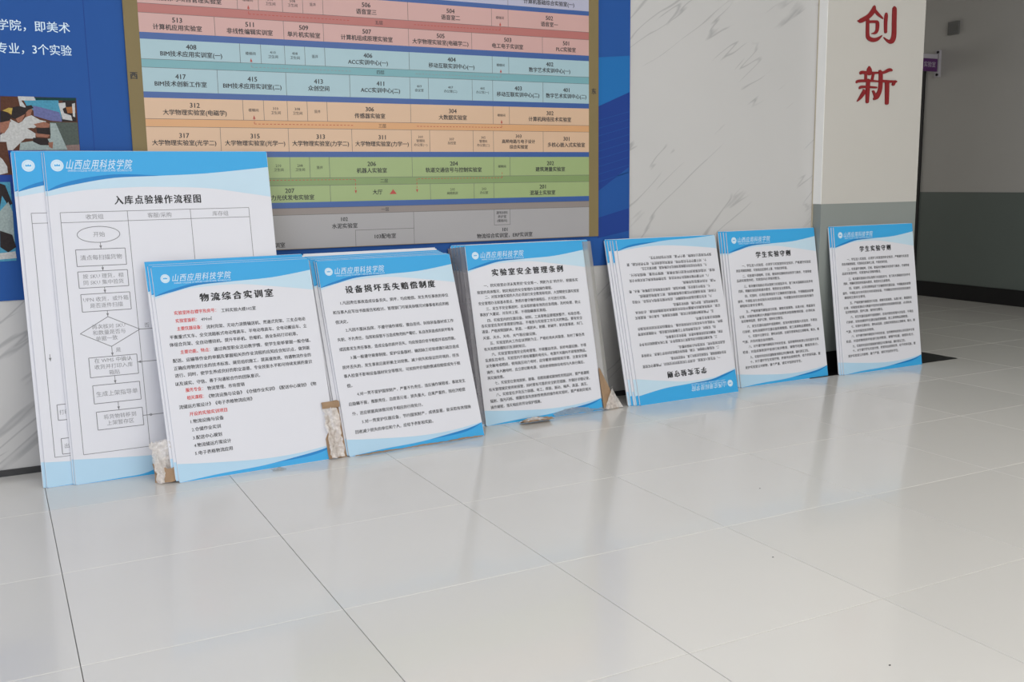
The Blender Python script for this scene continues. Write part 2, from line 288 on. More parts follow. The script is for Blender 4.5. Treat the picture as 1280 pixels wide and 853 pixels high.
D=json.loads(r'''{"boards":{"b2":[0.4235,0.1032,0.0624,0.3459,0.5906,0.7889],"b3":[1.0564,0.1223,0.053,0.3641,0.5974,0.7938],"b4":[1.7242,0.2884,0.0012,0.2331,0.5949,0.798],"b5":[2.5141,0.2735,0.02,0.2595,0.5946,0.7896],"b6":[3.1781,0.3486,0.0081,0.1786,0.595,0.7902],"b7":[3.853,0.3199,0.0033,0.1557,0.5951,0.7905],"b1":[0.098,0.2491,0.0064,0.2041,0.79,1.187]},"lines":{"b2":[[0.0602,0.1751,0.2108,0.1814,"实验室所在楼宇及房号：","r"],[0.2297,0.1811,0.3594,0.1822,"工科实验大楼102室","k"],[0.0615,0.2065,0.1367,0.2088,"实验室面积：","r"],[0.1524,0.2083,0.1921,0.2086,"490㎡","k"],[0.0626,0.2354,0.151,0.2385,"主要仪器设备：","r"],[0.1675,0.237,0.5441,0.2405,"流利货架、无动力滚筒输送机、贯通式货架、三支点电动","k"],[0.0294,0.264,0.5426,0.2692,"平衡重式叉车、全交流踏板式电动堆高车、半电动堆高车、全电动搬运车、立","k"],[0.0295,0.2919,0.506,0.2964,"体组合货架、全自动缠绕机、提升平移机、热缩机、商业条码打印机等。","k"],[0.0635,0.3233,0.1695,0.3238,"主要功能、特点：","r"],[0.1832,0.3222,0.5524,0.3263,"通过典型职业活动教学情，使学生能够掌握一般仓储、","k"],[0.0304,0.3512,0.5412,0.355,"配送、运输等作业的单据及掌握相关的作业流程的应知应会知识点，做到能","k"],[0.0323,0.378,0.546,0.3841,"正确应用物流行业的技术标准、规范组织施工，提高速效绩、待遇物流作业的","k"],[0.0321,0.4058,0.5451,0.4097,"进行、同时，使学生养成良好的职业道德、专业技能水平和可持续发展的意识","k"],[0.0309,0.435,0.3391,0.4409,"以及诚实、守信、善于沟通和合作的团队意识。","k"],[0.0642,0.463,0.1248,0.4643,"服务专业：","r"],[0.1407,0.4638,0.2766,0.4672,"物流管理、市场营销","k"],[0.0649,0.4906,0.1248,0.4933,"相关课程：","r"],[0.1416,0.4906,0.5499,0.4983,"《物流设施与设备》《仓储作业实训》《配送中心规划》《物","k"],[0.0333,0.5206,0.2985,0.5242,"流储运方案设计》《电子表格物流应用》","k"],[0.0663,0.5506,0.2005,0.5527,"开设的实验实训项目","r"],[0.0665,0.5774,0.1846,0.5797,"1.物流设施与设备","k"],[0.067,0.6066,0.1696,0.6091,"2.仓储作业实训","k"],[0.0674,0.6363,0.1699,0.6392,"3.配送中心规划","k"],[0.0674,0.6647,0.1996,0.6664,"4.物流储运方案设计","k"],[0.0674,0.6925,0.2012,0.6955,"5.电子表格物流应用","k"]],"b3":[[0.0712,0.1808,0.5506,0.1802,"1.凡因责任事故造成设备丢失、损坏，均应赔偿。发生责任事故的单位","k"],[0.0377,0.2177,0.5523,0.2165,"和当事人应写出书面报告和检讨。管理部门可视具体情况对肇事者和应的赔","k"],[0.0372,0.2563,0.0891,0.2577,"偿决定。","k"],[0.0735,0.292,0.553,0.2919,"2.凡因不服从指挥，不遵守操作规程，擅自连线、拆除装备器材或工作","k"],[0.0391,0.3269,0.5522,0.3296,"失职、不负责任，指挥和保管不当造成物资财产霉烂、私自改装造成的损坏等未","k"],[0.0399,0.3647,0.5523,0.3699,"或因素发生责任事故，造成设备的损坏丢失、均应按造价给予赔偿并追加罚款。","k"],[0.0735,0.4031,0.5549,0.4043,"3.属一般遵守规章制度、爱护设备器材，确因缺乏经验或偶尔疏忽造成","k"],[0.0388,0.4399,0.5553,0.4407,"损坏丢失的，发生事故后能积极主动抢救、减少损失和保证的环境的，经当","k"],[0.0404,0.4735,0.5543,0.4769,"事人检查不影响设备器材安全等情况，可按损坏价值酌情减轻赔偿或免于赔","k"],[0.0392,0.5134,0.061,0.5154,"偿。","k"],[0.0748,0.5498,0.5537,0.5521,"4.对一贯不爱护国家财产，严重不负责任，违反操作规程者，事故发生","k"],[0.0421,0.5852,0.5558,0.589,"后隐瞒不报，推脱责任，态度恶劣者，损失重大，后果严重的，除经济赔偿","k"],[0.0416,0.6232,0.343,0.629,"外，还应根据具体情况给予相应的行政处分。","k"],[0.0757,0.6613,0.5569,0.662,"5.对一贯爱护仪器设备，节约国家财产，成绩显著，能采取有效措施","k"],[0.0412,0.6967,0.3761,0.7001,"回收减少损失的单位和个人，应给予表彰和奖励。","k"]],"b4":[[0.0683,0.1824,0.5475,0.1837,"一、院实验室必须认真贯彻“安全第一、预防为主”的方针，根据各实","k"],[0.0327,0.2105,0.4079,0.2109,"验室的具体情况，制定相应的安全管理办法和操作规程。","k"],[0.0683,0.2327,0.5463,0.2333,"二、对首次做实验的人员必须进行安全教育和培训，大型精密仪器实验室","k"],[0.033,0.2587,0.4751,0.2604,"安全管理办法和基本要点，熟悉并遵守操作规程后，方可进行实验。","k"],[0.0662,0.284,0.5476,0.2855,"三、发生不安全事故时，应采取积极有效的应急措施，及时处理，防止","k"],[0.0331,0.3081,0.3655,0.3094,"事故扩大蔓延，并及时上报，不得隐瞒事实真相。","k"],[0.0661,0.3347,0.5402,0.3364,"四、实验室内的仪器设备、材料、工具等物品要摆放整齐，布局合理。","k"],[0.0331,0.3581,0.5444,0.3583,"各实验室应及时清理废旧物品，不堆放与实验室工作无关的物品。要有安全","k"],[0.0333,0.3822,0.5407,0.3834,"通道，严格按照国防火、防盗、一般防火、防爆、防破坏、防灾害事故，关门、","k"],[0.0347,0.4098,0.2994,0.4111,"关窗、关水、关电、关气等应做设施。","k"],[0.0653,0.4352,0.5461,0.4346,"五、实验室防火工作应以预防为主，严格杜绝火灾隐患，及时了解各类","k"],[0.0337,0.4582,0.2391,0.4608,"有关易燃易爆知识及消防知识。","k"],[0.0669,0.4846,0.548,0.4833,"六、实验室要加强安全用电管理，不得擅自改装、拆修电器设施，不得","k"],[0.0334,0.5061,0.5336,0.5099,"乱接乱拉电线，实验室内不得有裸露的电线头，电源开关箱内不得堆放物品。","k"],[0.032,0.5323,0.543,0.5333,"以免触电或燃烧，使用高压动力电时，应穿戴绝缘胶鞋和手套，注意安全操","k"],[0.0338,0.5595,0.5278,0.5603,"操作；有人触电时，应立即切断电源，或用绝缘物体将电线与人体分离后，","k"],[0.0334,0.5827,0.1135,0.5878,"再实施抢救。","k"],[0.0661,0.6088,0.5454,0.6105,"七、实验室在使用放射、剧毒、易燃易爆或腐蚀性危险品时，要严格遵照","k"],[0.0332,0.6359,0.5394,0.6357,"有关管理规定使用和保管，同时要有可靠的安全防范措施，并做好详细记录。","k"],[0.0661,0.6597,0.5305,0.6612,"八、实验室在涉及压力容器、电工、焊接、振动、噪声、高温、高压、","k"],[0.032,0.6853,0.5435,0.6851,"辐射、强光闪烁、细菌疫苗及放射性物质的操作和实验时，要严格制定相关","k"],[0.0322,0.7098,0.2822,0.7148,"操作规程，落实相应的劳动保护措施。","k"]],"b6":[[0.0815,0.1788,0.5485,0.18,"一、学生进入实验室，必须学习实验室的安全知识，严格遵守实验室","k"],[0.0423,0.2029,0.3824,0.204,"的各项规章制度，实验前后应准时上课，不得迟到早退。","k"],[0.0792,0.23,0.5475,0.2323,"二、实验课不得喧哗、打闹，要保持安静和良好的学习秩序，不得带食","k"],[0.0389,0.2517,0.3265,0.2546,"品进实验室内吃，实验室内必须保持整洁。","k"],[0.082,0.2825,0.5495,0.2849,"三、每次做实验前必须认真预习实验指导书，复习有关基础知识及参考","k"],[0.0429,0.3062,0.3933,0.308,"资料，明确实验目的和基本要求，熟悉安全注意事项。","k"],[0.0825,0.3328,0.5491,0.3329,"四、实验时，必须在教师指导下正确使用仪器设备，不得随意拆卸零","k"],[0.0391,0.3581,0.5503,0.3581,"部件，不得乱动与本实验无关的其他设备，不得擅自改变实验安装及操作","k"],[0.043,0.3803,0.1989,0.3828,"规程和注意安全事项。","k"],[0.0797,0.4091,0.5505,0.4128,"五、严格按操作规程进行实验，观察实验现象，认真分析，数据真实","k"],[0.043,0.4346,0.5591,0.4374,"记录，对现象和测试人数据不符的实验要再次取得教师同意，必须听从","k"],[0.0428,0.4575,0.3214,0.4609,"指导教师指挥，爱护公物，保持安全整洁。","k"],[0.0771,0.4843,0.5523,0.4894,"六、发生仪器设备损坏或故障时，应及时报告管理人员指导，不得自","k"],[0.0442,0.5109,0.5111,0.5134,"行拆修，如有违规损坏仪器设备照章赔偿、按工具等物品要赔偿。","k"],[0.0776,0.5346,0.5634,0.5395,"七、实验中注意安全，要听从指挥，出现异常现象应立即断电、断水、断","k"],[0.0379,0.5615,0.2451,0.5647,"气源，并及时报告指导教师。","k"],[0.0751,0.5867,0.5523,0.591,"八、对不遵守操作规程及不听劝告者，指导教师有权停止其实验并令其","k"],[0.045,0.6122,0.5504,0.6171,"检查，对造成事故损坏者进行批评教育，视情节轻重，赔偿及处分。","k"],[0.078,0.6393,0.4764,0.6464,"九、实验完毕应将仪器恢复到原位并切断电源，搞好清洁卫生。","k"],[0.0752,0.6621,0.5538,0.6699,"十、对于遵守学生实验守则，表现突出成绩优秀，给予表扬奖励。要","k"],[0.0407,0.6901,0.4195,0.6952,"爱护实验室公共财物，做个严谨、诚实守信的好学生。","k"]]},"c1":[[[4.102,1.922,0.35],[4.101,1.915,1.76],[4.094,1.895,2.64],[4.064,1.866,2.64],[4.009,1.84,2.64],[3.991,1.838,1.06]],[[4.107,1.897,1.76],[4.132,1.879,1.76],[4.166,1.861,0.77]],[[4.057,1.837,1.76],[4.11,1.841,1.76],[4.128,1.836,2.04],[4.128,1.801,1.83],[4.116,1.785,1.58],[4.093,1.78,0.63]],[[4.057,1.848,1.76],[4.06,1.778,1.93],[4.07,1.756,2.46],[4.103,1.748,2.64],[4.136,1.756,1.93],[4.165,1.774,0.42]],[[4.19,1.888,1.06],[4.19,1.876,1.83],[4.188,1.842,1.83],[4.191,1.793,1.58]],[[4.248,1.924,1.06],[4.249,1.912,2.39],[4.251,1.846,2.53],[4.253,1.777,2.64],[4.236,1.747,2.81],[4.207,1.75,1.58],[4.179,1.765,0.35]]],"c2":[[[4.083,1.61,1.06],[4.084,1.599,2.64],[4.085,1.579,3.17]],[[4.022,1.574,1.41],[4.032,1.58,2.11],[4.085,1.579,1.76],[4.143,1.582,1.48]],[[4.059,1.575,1.48],[4.061,1.541,1.48]],[[4.115,1.577,1.41],[4.106,1.542,1.41]],[[3.995,1.526,0.7],[4.01,1.535,1.83],[4.087,1.539,1.48],[4.15,1.538,1.13]],[[4.079,1.541,2.11],[4.078,1.489,2.18],[4.078,1.43,1.83]],[[4.018,1.497,0.77],[4.03,1.505,1.76],[4.081,1.507,1.41],[4.139,1.506,1.23]],[[4.047,1.492,0.7],[4.05,1.48,2.11],[4.029,1.453,1.69],[4.006,1.432,0.53]],[[4.118,1.486,1.23],[4.133,1.464,1.48],[4.138,1.45,1.76]],[[4.244,1.599,1.58],[4.229,1.6,2.11],[4.192,1.586,1.69],[4.163,1.582,1.76]],[[4.161,1.592,1.41],[4.167,1.579,2.04],[4.17,1.527,2.11],[4.165,1.489,2.18],[4.146,1.459,2.64],[4.13,1.447,1.58]],[[4.17,1.541,1.69],[4.221,1.54,1.69],[4.282,1.541,1.41]],[[4.275,1.542,1.41],[4.264,1.525,1.58]],[[4.217,1.537,2.29],[4.221,1.464,2.11],[4.222,1.426,1.93]]],"photo1":[[[0.16,0.07,0.045],[[-0.023,1.356],[0.22,1.356],[0.219,1.171],[-0.039,1.171]]],[[0.12,0.45,0.65],[[0.045,1.355],[0.161,1.346],[0.169,1.272],[0.061,1.317]]],[[0.8,0.8,0.8],[[0.032,1.357],[0.083,1.357],[0.088,1.344],[0.042,1.343],[0.056,1.319],[0.037,1.321]]],[[0.02,0.08,0.08],[[0.087,1.355],[0.219,1.356],[0.219,1.347],[0.088,1.345]]],[[0.22,0.24,0.5],[[0.078,1.326],[0.102,1.321],[0.161,1.305],[0.169,1.272],[0.131,1.275],[0.078,1.291]]],[[0.22,0.24,0.5],[[0.123,1.31],[0.144,1.307],[0.145,1.278],[0.115,1.28]]],[[0.05,0.04,0.04],[[0.175,1.346],[0.218,1.347],[0.215,1.273],[0.167,1.272]]],[[0.8,0.8,0.8],[[0.16,1.336],[0.183,1.339],[0.184,1.323],[0.173,1.317],[0.177,1.302],[0.199,1.294],[0.202,1.276],[0.17,1.281]]],[[0.5,0.2,0.08],[[0.184,1.323],[0.215,1.326],[0.215,1.303],[0.188,1.302]]],[[0.8,0.8,0.8],[[0.205,1.335],[0.215,1.338],[0.212,1.288],[0.205,1.291]]],[[0.14,0.17,0.15],[[0.128,1.27],[0.218,1.27],[0.219,1.171],[0.12,1.171]]],[[0.5,0.6,0.58],[[0.128,1.267],[0.147,1.266],[0.178,1.173],[0.022,1.171],[0.027,1.197],[0.126,1.213]]],[[0.4,0.28,0.25],[[0.174,1.189],[0.219,1.192],[0.219,1.171],[0.178,1.171]]],[[0.7,0.5,0.12],[[-0.02,1.307],[-0.0,1.317],[0.014,1.316],[0.008,1.293],[-0.004,1.302]]],[[0.78,0.78,0.76],[[0.05,1.285],[0.07,1.293],[0.096,1.277],[0.117,1.272],[0.074,1.248],[0.027,1.256]]],[[0.78,0.78,0.76],[[0.002,1.279],[0.027,1.264],[0.047,1.276],[0.084,1.265],[0.077,1.251],[0.053,1.247],[0.078,1.23],[0.077,1.212],[0.012,1.212]]],[[0.78,0.78,0.76],[[-0.034,1.223],[-0.018,1.235],[0.001,1.27],[0.029,1.25],[0.044,1.212],[0.027,1.197],[0.001,1.171],[-0.039,1.171]]],[[0.48,0.22,0.15],[[0.075,1.262],[0.109,1.271],[0.127,1.263],[0.123,1.248],[0.085,1.251]]],[[0.48,0.22,0.15],[[0.078,1.23],[0.1,1.233],[0.124,1.225],[0.118,1.216],[0.08,1.218]]],[[0.05,0.04,0.04],[[0.069,1.215],[0.115,1.213],[0.124,1.189],[0.091,1.189],[0.068,1.201]]],[[0.05,0.04,0.04],[[0.082,1.248],[0.126,1.251],[0.127,1.225],[0.084,1.23]]],[[0.48,0.22,0.15],[[0.055,1.311],[0.076,1.315],[0.067,1.291],[0.053,1.287]]],[[0.05,0.04,0.04],[[0.054,1.324],[0.073,1.328],[0.079,1.318],[0.061,1.31],[0.052,1.3]]],[[0.48,0.22,0.15],[[0.018,1.285],[0.052,1.3],[0.038,1.27],[0.025,1.267]]],[[0.05,0.04,0.04],[[0.013,1.319],[0.035,1.324],[0.056,1.317],[0.051,1.297],[0.018,1.279],[0.005,1.284]]],[[0.48,0.22,0.15],[[-0.031,1.269],[0.005,1.284],[-0.006,1.249],[-0.021,1.229],[-0.034,1.232]]],[[0.05,0.04,0.04],[[-0.027,1.307],[-0.007,1.301],[0.008,1.287],[-0.001,1.273],[-0.031,1.266]]],[[0.48,0.22,0.15],[[0.117,1.198],[0.133,1.201],[0.129,1.177],[0.118,1.183]]]],"photo1b":[[[0.16,0.07,0.045],[[-0.04,1.2],[-0.017,1.2],[-0.007,1.086],[-0.049,1.086]]],[[0.78,0.78,0.76],[[-0.044,1.15],[-0.034,1.14],[-0.021,1.115],[-0.021,1.093],[-0.049,1.086]]]],"photo2":[[[0.12,0.45,0.65],[[-0.051,1.061],[-0.016,1.061],[-0.019,0.784],[-0.075,0.783]]],[[0.05,0.04,0.04],[[-0.052,1.058],[-0.033,1.05],[-0.015,0.985],[-0.029,0.978],[-0.046,1.014],[-0.06,0.957]]],[[0.5,0.6,0.58],[[-0.06,0.957],[-0.028,0.992],[-0.017,0.956],[-0.02,0.854],[-0.053,0.848],[-0.066,0.892]]],[[0.05,0.04,0.04],[[-0.063,0.892],[-0.025,0.876],[-0.016,0.832],[-0.043,0.814],[-0.067,0.834]]],[[0.78,0.78,0.76],[[-0.073,0.812],[-0.02,0.817],[-0.018,0.793],[-0.074,0.79]]]]}''')
g=Flat()
g.rect(-.45,.221,1.02,1.357,'mural_dark',0)
k=0
for key in ('photo1','photo1b','photo2'):
    for col,P in D[key]:
        n='photo_%d'%(round(col[0]*99)*10000+round(col[1]*99)*100+round(col[2]*99))
        if n not in M: M[n]=mat('print_photo_tone',[c*.6 for c in col],.6,.35,140,spec=.1)
        k+=1; g.poly(P[::-1],n,.0001+.00003*k)
ph=g.obj('printed_photographs',mur,mi); 

# directory sign
SX0,SX1=.45,2.377
sg=box('directory_panel',.399,2.429,W_Y-.016,W_Y-.0065,.781,2.06,'gold'); tag(sg,'colour-banded floor directory board with gold side frames on blue mural','sign')
si=wallm(W_Y-.0163)
g=Flat(); tx=Flat()
rows=[('lav',1.79,2.05),('bar',1.771,1.79),('pink',1.699,1.771),('pinkc',1.666,1.699),('pink',1.597,1.666),('bar',1.573,1.597),
('cyan',1.502,1.573),('cyanc',1.472,1.502),('cyan',1.385,1.472),('bar',1.363,1.385),('orange',1.287,1.363),('orangec',1.258,1.287),('orange',1.168,1.258),('bar',1.146,1.168),
('green',1.064,1.146),('greenc',1.034,1.064),('green',.968,1.034),('bar',.945,.968),('greyc',.918,.945),('grey',.783,.918)]
for m_,a,b in rows: g.rect(SX0,SX1,a,b,m_,0)
for m_,a,b in rows:
    if m_.endswith('c'):
        g.seg((SX0,a),(SX1,a),.0014,'cellline',.0002); g.seg((SX0,b),(SX1,b),.0014,'cellline',.0002)
def cells(z0,z1,xs,items,small=()):
    for x in xs[1:-1]: g.seg((x,z0),(x,z1),.0016,'cellline',.0002)
    for i,it in enumerate(items):
        if not it: continue
        x=(xs[i]+xs[i+1])/2; wd=(xs[i+1]-xs[i])-.01; zc=(z0+z1)/2
        ls=it.split('\n')
        if i in small:
            s=.0125; p=.0165
        elif len(ls)==3: s=.0175; p=.0235
        else: s=.0208; p=.0275
        for k_,l in enumerate(ls):
            text(tx,l,s*(1.14 if l.isdigit() else 1),x,zc+(len(ls)-1)/2*p-k_*p-.004*(len(ls)==1 and i not in small),'black','c',wd,.02 if s>.015 else .012,z=.0004)
UP=[.45,.81,.89,.983,1.063,1.144,1.503,1.887,1.967,2.377]
cells(1.699,1.771,UP,['512\n招投标与项目管理实验室','楼梯间','510\n卫生间','508\n卫生间','竖井','506\n语音室三','504\n语音室二','楼梯间','502\n语音室一'],(1,2,3,4,7))
cells(1.79,1.862,[.45,.81,1.144,1.503,1.967,2.377],['','','','','602\n计算机基础综合实验室(一)'])
cells(1.597,1.666,[.45,.721,.983,1.142,1.503,1.791,2.136,2.377],['513\n计算机应用实验室','511\n非线性编辑实训室','509\n单片机实验室','507\n计算机组成原理实验室','505\n大学物理实验室(电磁学二)','503\n电工电子实训室','501\nPLC实验室'])
cells(1.502,1.573,UP,['408\nBIM技术应用实训室(一)','楼梯间','410\n卫生间','408\n卫生间','竖井','406\nACC实训中心(一)','404\n移动互联实训中心(一)','楼梯间','402\n数字艺术实训中心(一)'],(1,2,3,4,7))
cells(1.385,1.472,[.45,.72,.983,1.243,1.503,1.586,1.789,1.887,2.137,2.377],['417\nBIM技术创新工作室','415\nBIM技术应用实训室(二)','413\n众创空间','411\nACC实训中心(二)','409\n会议室','407\n办公室(二)','405\n办公室(一)','403\n移动互联实训中心(二)','401\n数字艺术实训中心(二)'],(4,5,6))
cells(1.287,1.363,UP,['312\n大学物理实验室(电磁学)','楼梯间','310\n卫生间','308\n卫生间','竖井','306\n传感器实验室','304\n大数据实验室','楼梯间','302\n计算机网络技术实验室'],(1,2,3,4,7))
cells(1.168,1.258,[.45,.719,.982,1.243,1.503,1.586,1.789,1.887,2.136,2.377],['317\n大学物理实验室(光学二)','315\n大学物理实验室(光学一)','313\n大学物理实验室(力学二)','311\n大学物理实验室(力学一)','309\n管理处\n办公室(一)','307\n总控室','305\n管理处\n办公室(二)','303\n高频电路与电子设计\n综合实验室','301\n多核心嵌入式实验室'],(4,5,6))
cells(1.064,1.146,UP,['','楼梯间','210\n卫生间','208\n卫生间','竖井','206\n机器人实验室','204\n轨道交通信号与控制实验室','楼梯间','202\n建筑测量实验室'],(1,2,3,4,7))
cells(.968,1.034,[.45,.81,1.143,1.583,1.789,1.885,2.377],['','207\n风力光伏发电实验室','','205\n网络机房','203\n办公室','201\n混凝土实验室'],(3,4))
text(tx,'大厅',.0208,1.345,1.003,'black','c',None,.02,z=.0004)
tx.poly([(1.398,.994),(1.430,.994),(1.414,1.014)],'signred',.0004)
g.path([(1.503,.918),(1.503,.783)],.0016,'cellline',.0002); g.path([(1.243,.783),(1.243,.849),(1.503,.849)],.0016,'cellline',.0002)
g.path([(1.885,.918),(1.885,.850),(1.964,.850),(1.964,.918)],.0016,'cellline',.0002)
text(tx,'102',.0208,1.198,.896,'black','c',None,.02,z=.0004); text(tx,'水泥实验室',.0208,1.198,.868,'black','c',None,.02,z=.0004)
text(tx,'103配电室',.0208,1.373,.820,'black','c',None,.02,z=.0004)
text(tx,'101',.0208,1.937,.829,'black','c',None,.02,z=.0004); text(tx,'物流综合实训室，ERP实训室',.0208,1.937,.803,'black','c',None,.02,z=.0004)
text(tx,'106实训室',.0208,.90,.800,'black','c',None,.02,z=.0004)
for i,l in enumerate(('建筑材料','养护室','(楼梯间)')): text(tx,l,.0135,1.924,.903-.0175*i,'black','c',.07,.006,z=.0004)
for z,l in ((1.6825,'五层'),(1.487,'四层'),(1.2725,'三层'),(1.049,'二层'),(.9315,'一层')): text(tx,l,.0165,1.376,z,'ink','c',None,.008,z=.0004)
text(tx,'西',.026,.420,1.440,'black','c',None,.03,z=.0004); text(tx,'东',.026,2.403,1.440,'black','c',None,.03,z=.0004)
def arrow(x,z,up,m_,s=.008):
    dz=.014 if up else -.014; tx.poly([(x-s*.6,z),(x+s*.6,z),(x,z+dz)],m_,.0005)
for zc,zt in ((1.684,1.703),(1.487,1.507),(1.273,1.292)):
    cm='signred' if zc>1.6 or zc<1.3 else 'inkgrey'
    for (xa,xb) in ((.851,1.253),(1.928,1.524)):
        tx.dash((xa,zc),(xb,zc),.0022,cm,.0004); tx.dash((xa,zc),(xa,zt),.0022,cm,.0004); arrow(xa,zt,True,'signred')
for xa,xb,zt in ((.851,1.251,1.085),(1.927,1.522,1.085)):
    tx.dash((xa,1.056),(xb,1.056),.0022,'signred',.0004); tx.dash((xa,1.056),(xa,zt),.0022,'signred',.0004); tx.dash((xb,1.056),(xb,1.012),.0022,'signred',.0004); arrow(xb,1.012,False,'signred')
g.obj('colour_bands',sg,si); sign_tx=tx

# red wall characters on the pillar: raised brush-stroke pieces
def catmull(P,n=6):
    out=[]
    for i in range(len(P)-1):
        p0=P[max(0,i-1)];p1=P[i];p2=P[i+1];p3=P[min(len(P)-1,i+2)]
        for k_ in range(n):
            t=k_/n; out.append([.5*((2*p1[c])+(-p0[c]+p2[c])*t+(2*p0[c]-5*p1[c]+4*p2[c]-p3[c])*t*t+(-p0[c]+3*p1[c]-3*p2[c]+p3[c])*t**3) for c in range(3)])
    out.append(list(P[-1])); return out
AX,AZ=.0061,.0040
def character(name,strokes,label):
    cx=sum(s[0][0] for s in strokes)/len(strokes); cz=min(p[1] for s in strokes for p in s)
    root=empty(name,Matrix.Translation((cx,PY-.001,cz))); tag(root,label,'wall character','red characters on the pillar')
    for s in strokes:
        P=catmull([(p[0]/AX,p[1]/AZ,p[2]) for p in s])   # strokes drawn in a unit grid, then widened
        bm=bmesh.new(); prev=None; T=.004
        def pt(x,y,z): return bm.verts.new((x*AX-cx,-z,y*AZ-cz))
        L_=[];R_=[]
        for i,p in enumerate(P):
            a=P[max(0,i-1)]; b=P[min(len(P)-1,i+1)]; d=Vector((b[0]-a[0],b[1]-a[1])).normalized(); n=Vector((-d.y,d.x))*max(.2,p[2])
            L_.append((p[0]+n.x,p[1]+n.y)); R_.append((p[0]-n.x,p[1]-n.y))
        def cap(p,q,r,sgn):
            d=Vector((p[0]-q[0],p[1]-q[1])).normalized(); a0=math.atan2(d.y,d.x); return [(p[0]+r*math.cos(a0+sgn*t),p[1]+r*math.sin(a0+sgn*t)) for t in (1.1,.55,0,-.55,-1.1)]
        out=L_+cap(P[-1],P[-2],P[-1][2],1)+R_[::-1]+cap(P[0],P[1],P[0][2],1)
        T=.0035+.0003*strokes.index(s); top=[pt(x,y,T) for x,y in out]; bot=[pt(x,y,0) for x,y in out]
        nL=len(L_)
        idxR=lambda i: nL+5+(nL-1-i)
        for i in range(nL-1):
            try: bm.faces.new((top[i],top[i+1],top[idxR(i+1)],top[idxR(i)]))
            except ValueError: pass
        e=[top[nL-1]]+top[nL:nL+5]+[top[nL+5]]
        try: bm.faces.new(e)
        except ValueError: pass
        e=[top[-6]]+top[-5:]+[top[0]]
        try: bm.faces.new(e)
        except ValueError: pass
        n_=len(out)
        for i in range(n_):
            try: bm.faces.new((top[i],bot[i],bot[(i+1)%n_],top[(i+1)%n_]))
            except ValueError: pass
        bmesh.ops.recalc_face_normals(bm,faces=bm.faces); me=bpy.data.meshes.new('stroke'); bm.to_mesh(me); bm.free(); me.materials.append(M['wallchar'])
        o=bpy.data.objects.new('stroke',me); COL.objects.link(o); o.parent=root
    return root
character('wall_character',D['c1'],'upper red brush-written character on the white pillar')
character('wall_character',D['c2'],'lower red brush-written character on the white pillar')

# corridor fittings
rs=empty('room_sign',Matrix.Translation((7.12,2.535,1.89))); tag(rs,'purple and white projecting room sign on the grey corridor wall','sign')
v,f=boxvf(-.34,-.03,-.008,.008,.015,.118); mesh_obj('purple_plate',v,f,'purple',rs)
v,f=boxvf(-.34,-.03,-.008,.008,.119,.155); mesh_obj('white_plate',v,f,'signwhite',rs)
v,f=boxvf(-.03,-.016,-.02,.02,-.03,.19); mesh_obj('bracket',v,f,'signwhite',rs)
for z in (-.012,.172):
    bm=bmesh.new(); bmesh.ops.create_cone(bm,cap_ends=True,segments=12,radius1=.011,radius2=.009,depth=.012,matrix=Matrix.Translation((-.035,-.014,z))@Matrix.Rotation(math.radians(90),4,'X')); me=bpy.data.meshes.new('bolt'); bm.to_mesh(me); bm.free(); me.materials.append(M['door']); o=bpy.data.objects.new('bolt',me); COL.objects.link(o); o.parent=rs
v,f=boxvf(-.016,0,-.02,.02,-.03,.19); mesh_obj('wall_plate',v,f,'signwhite',rs)
g=Flat(); text(g,'实验室',.045,-.12,.07,'signwhite','c',None,.01); plate_tx=g
jb=empty('junction_box',Matrix.Translation((7.12,2.40,2.19))); tag(jb,'small square grey junction box high on the corridor wall','box')
v,f=boxvf(-.02,0,-.05,.05,0,.105); b_=mesh_obj('cover',v,f,'metal',jb)
for i in range(4): v,f=boxvf(-.023,-.02,-.035,.035,.02+.018*i,.028+.018*i); mesh_obj('slat',v,f,'metal',jb)

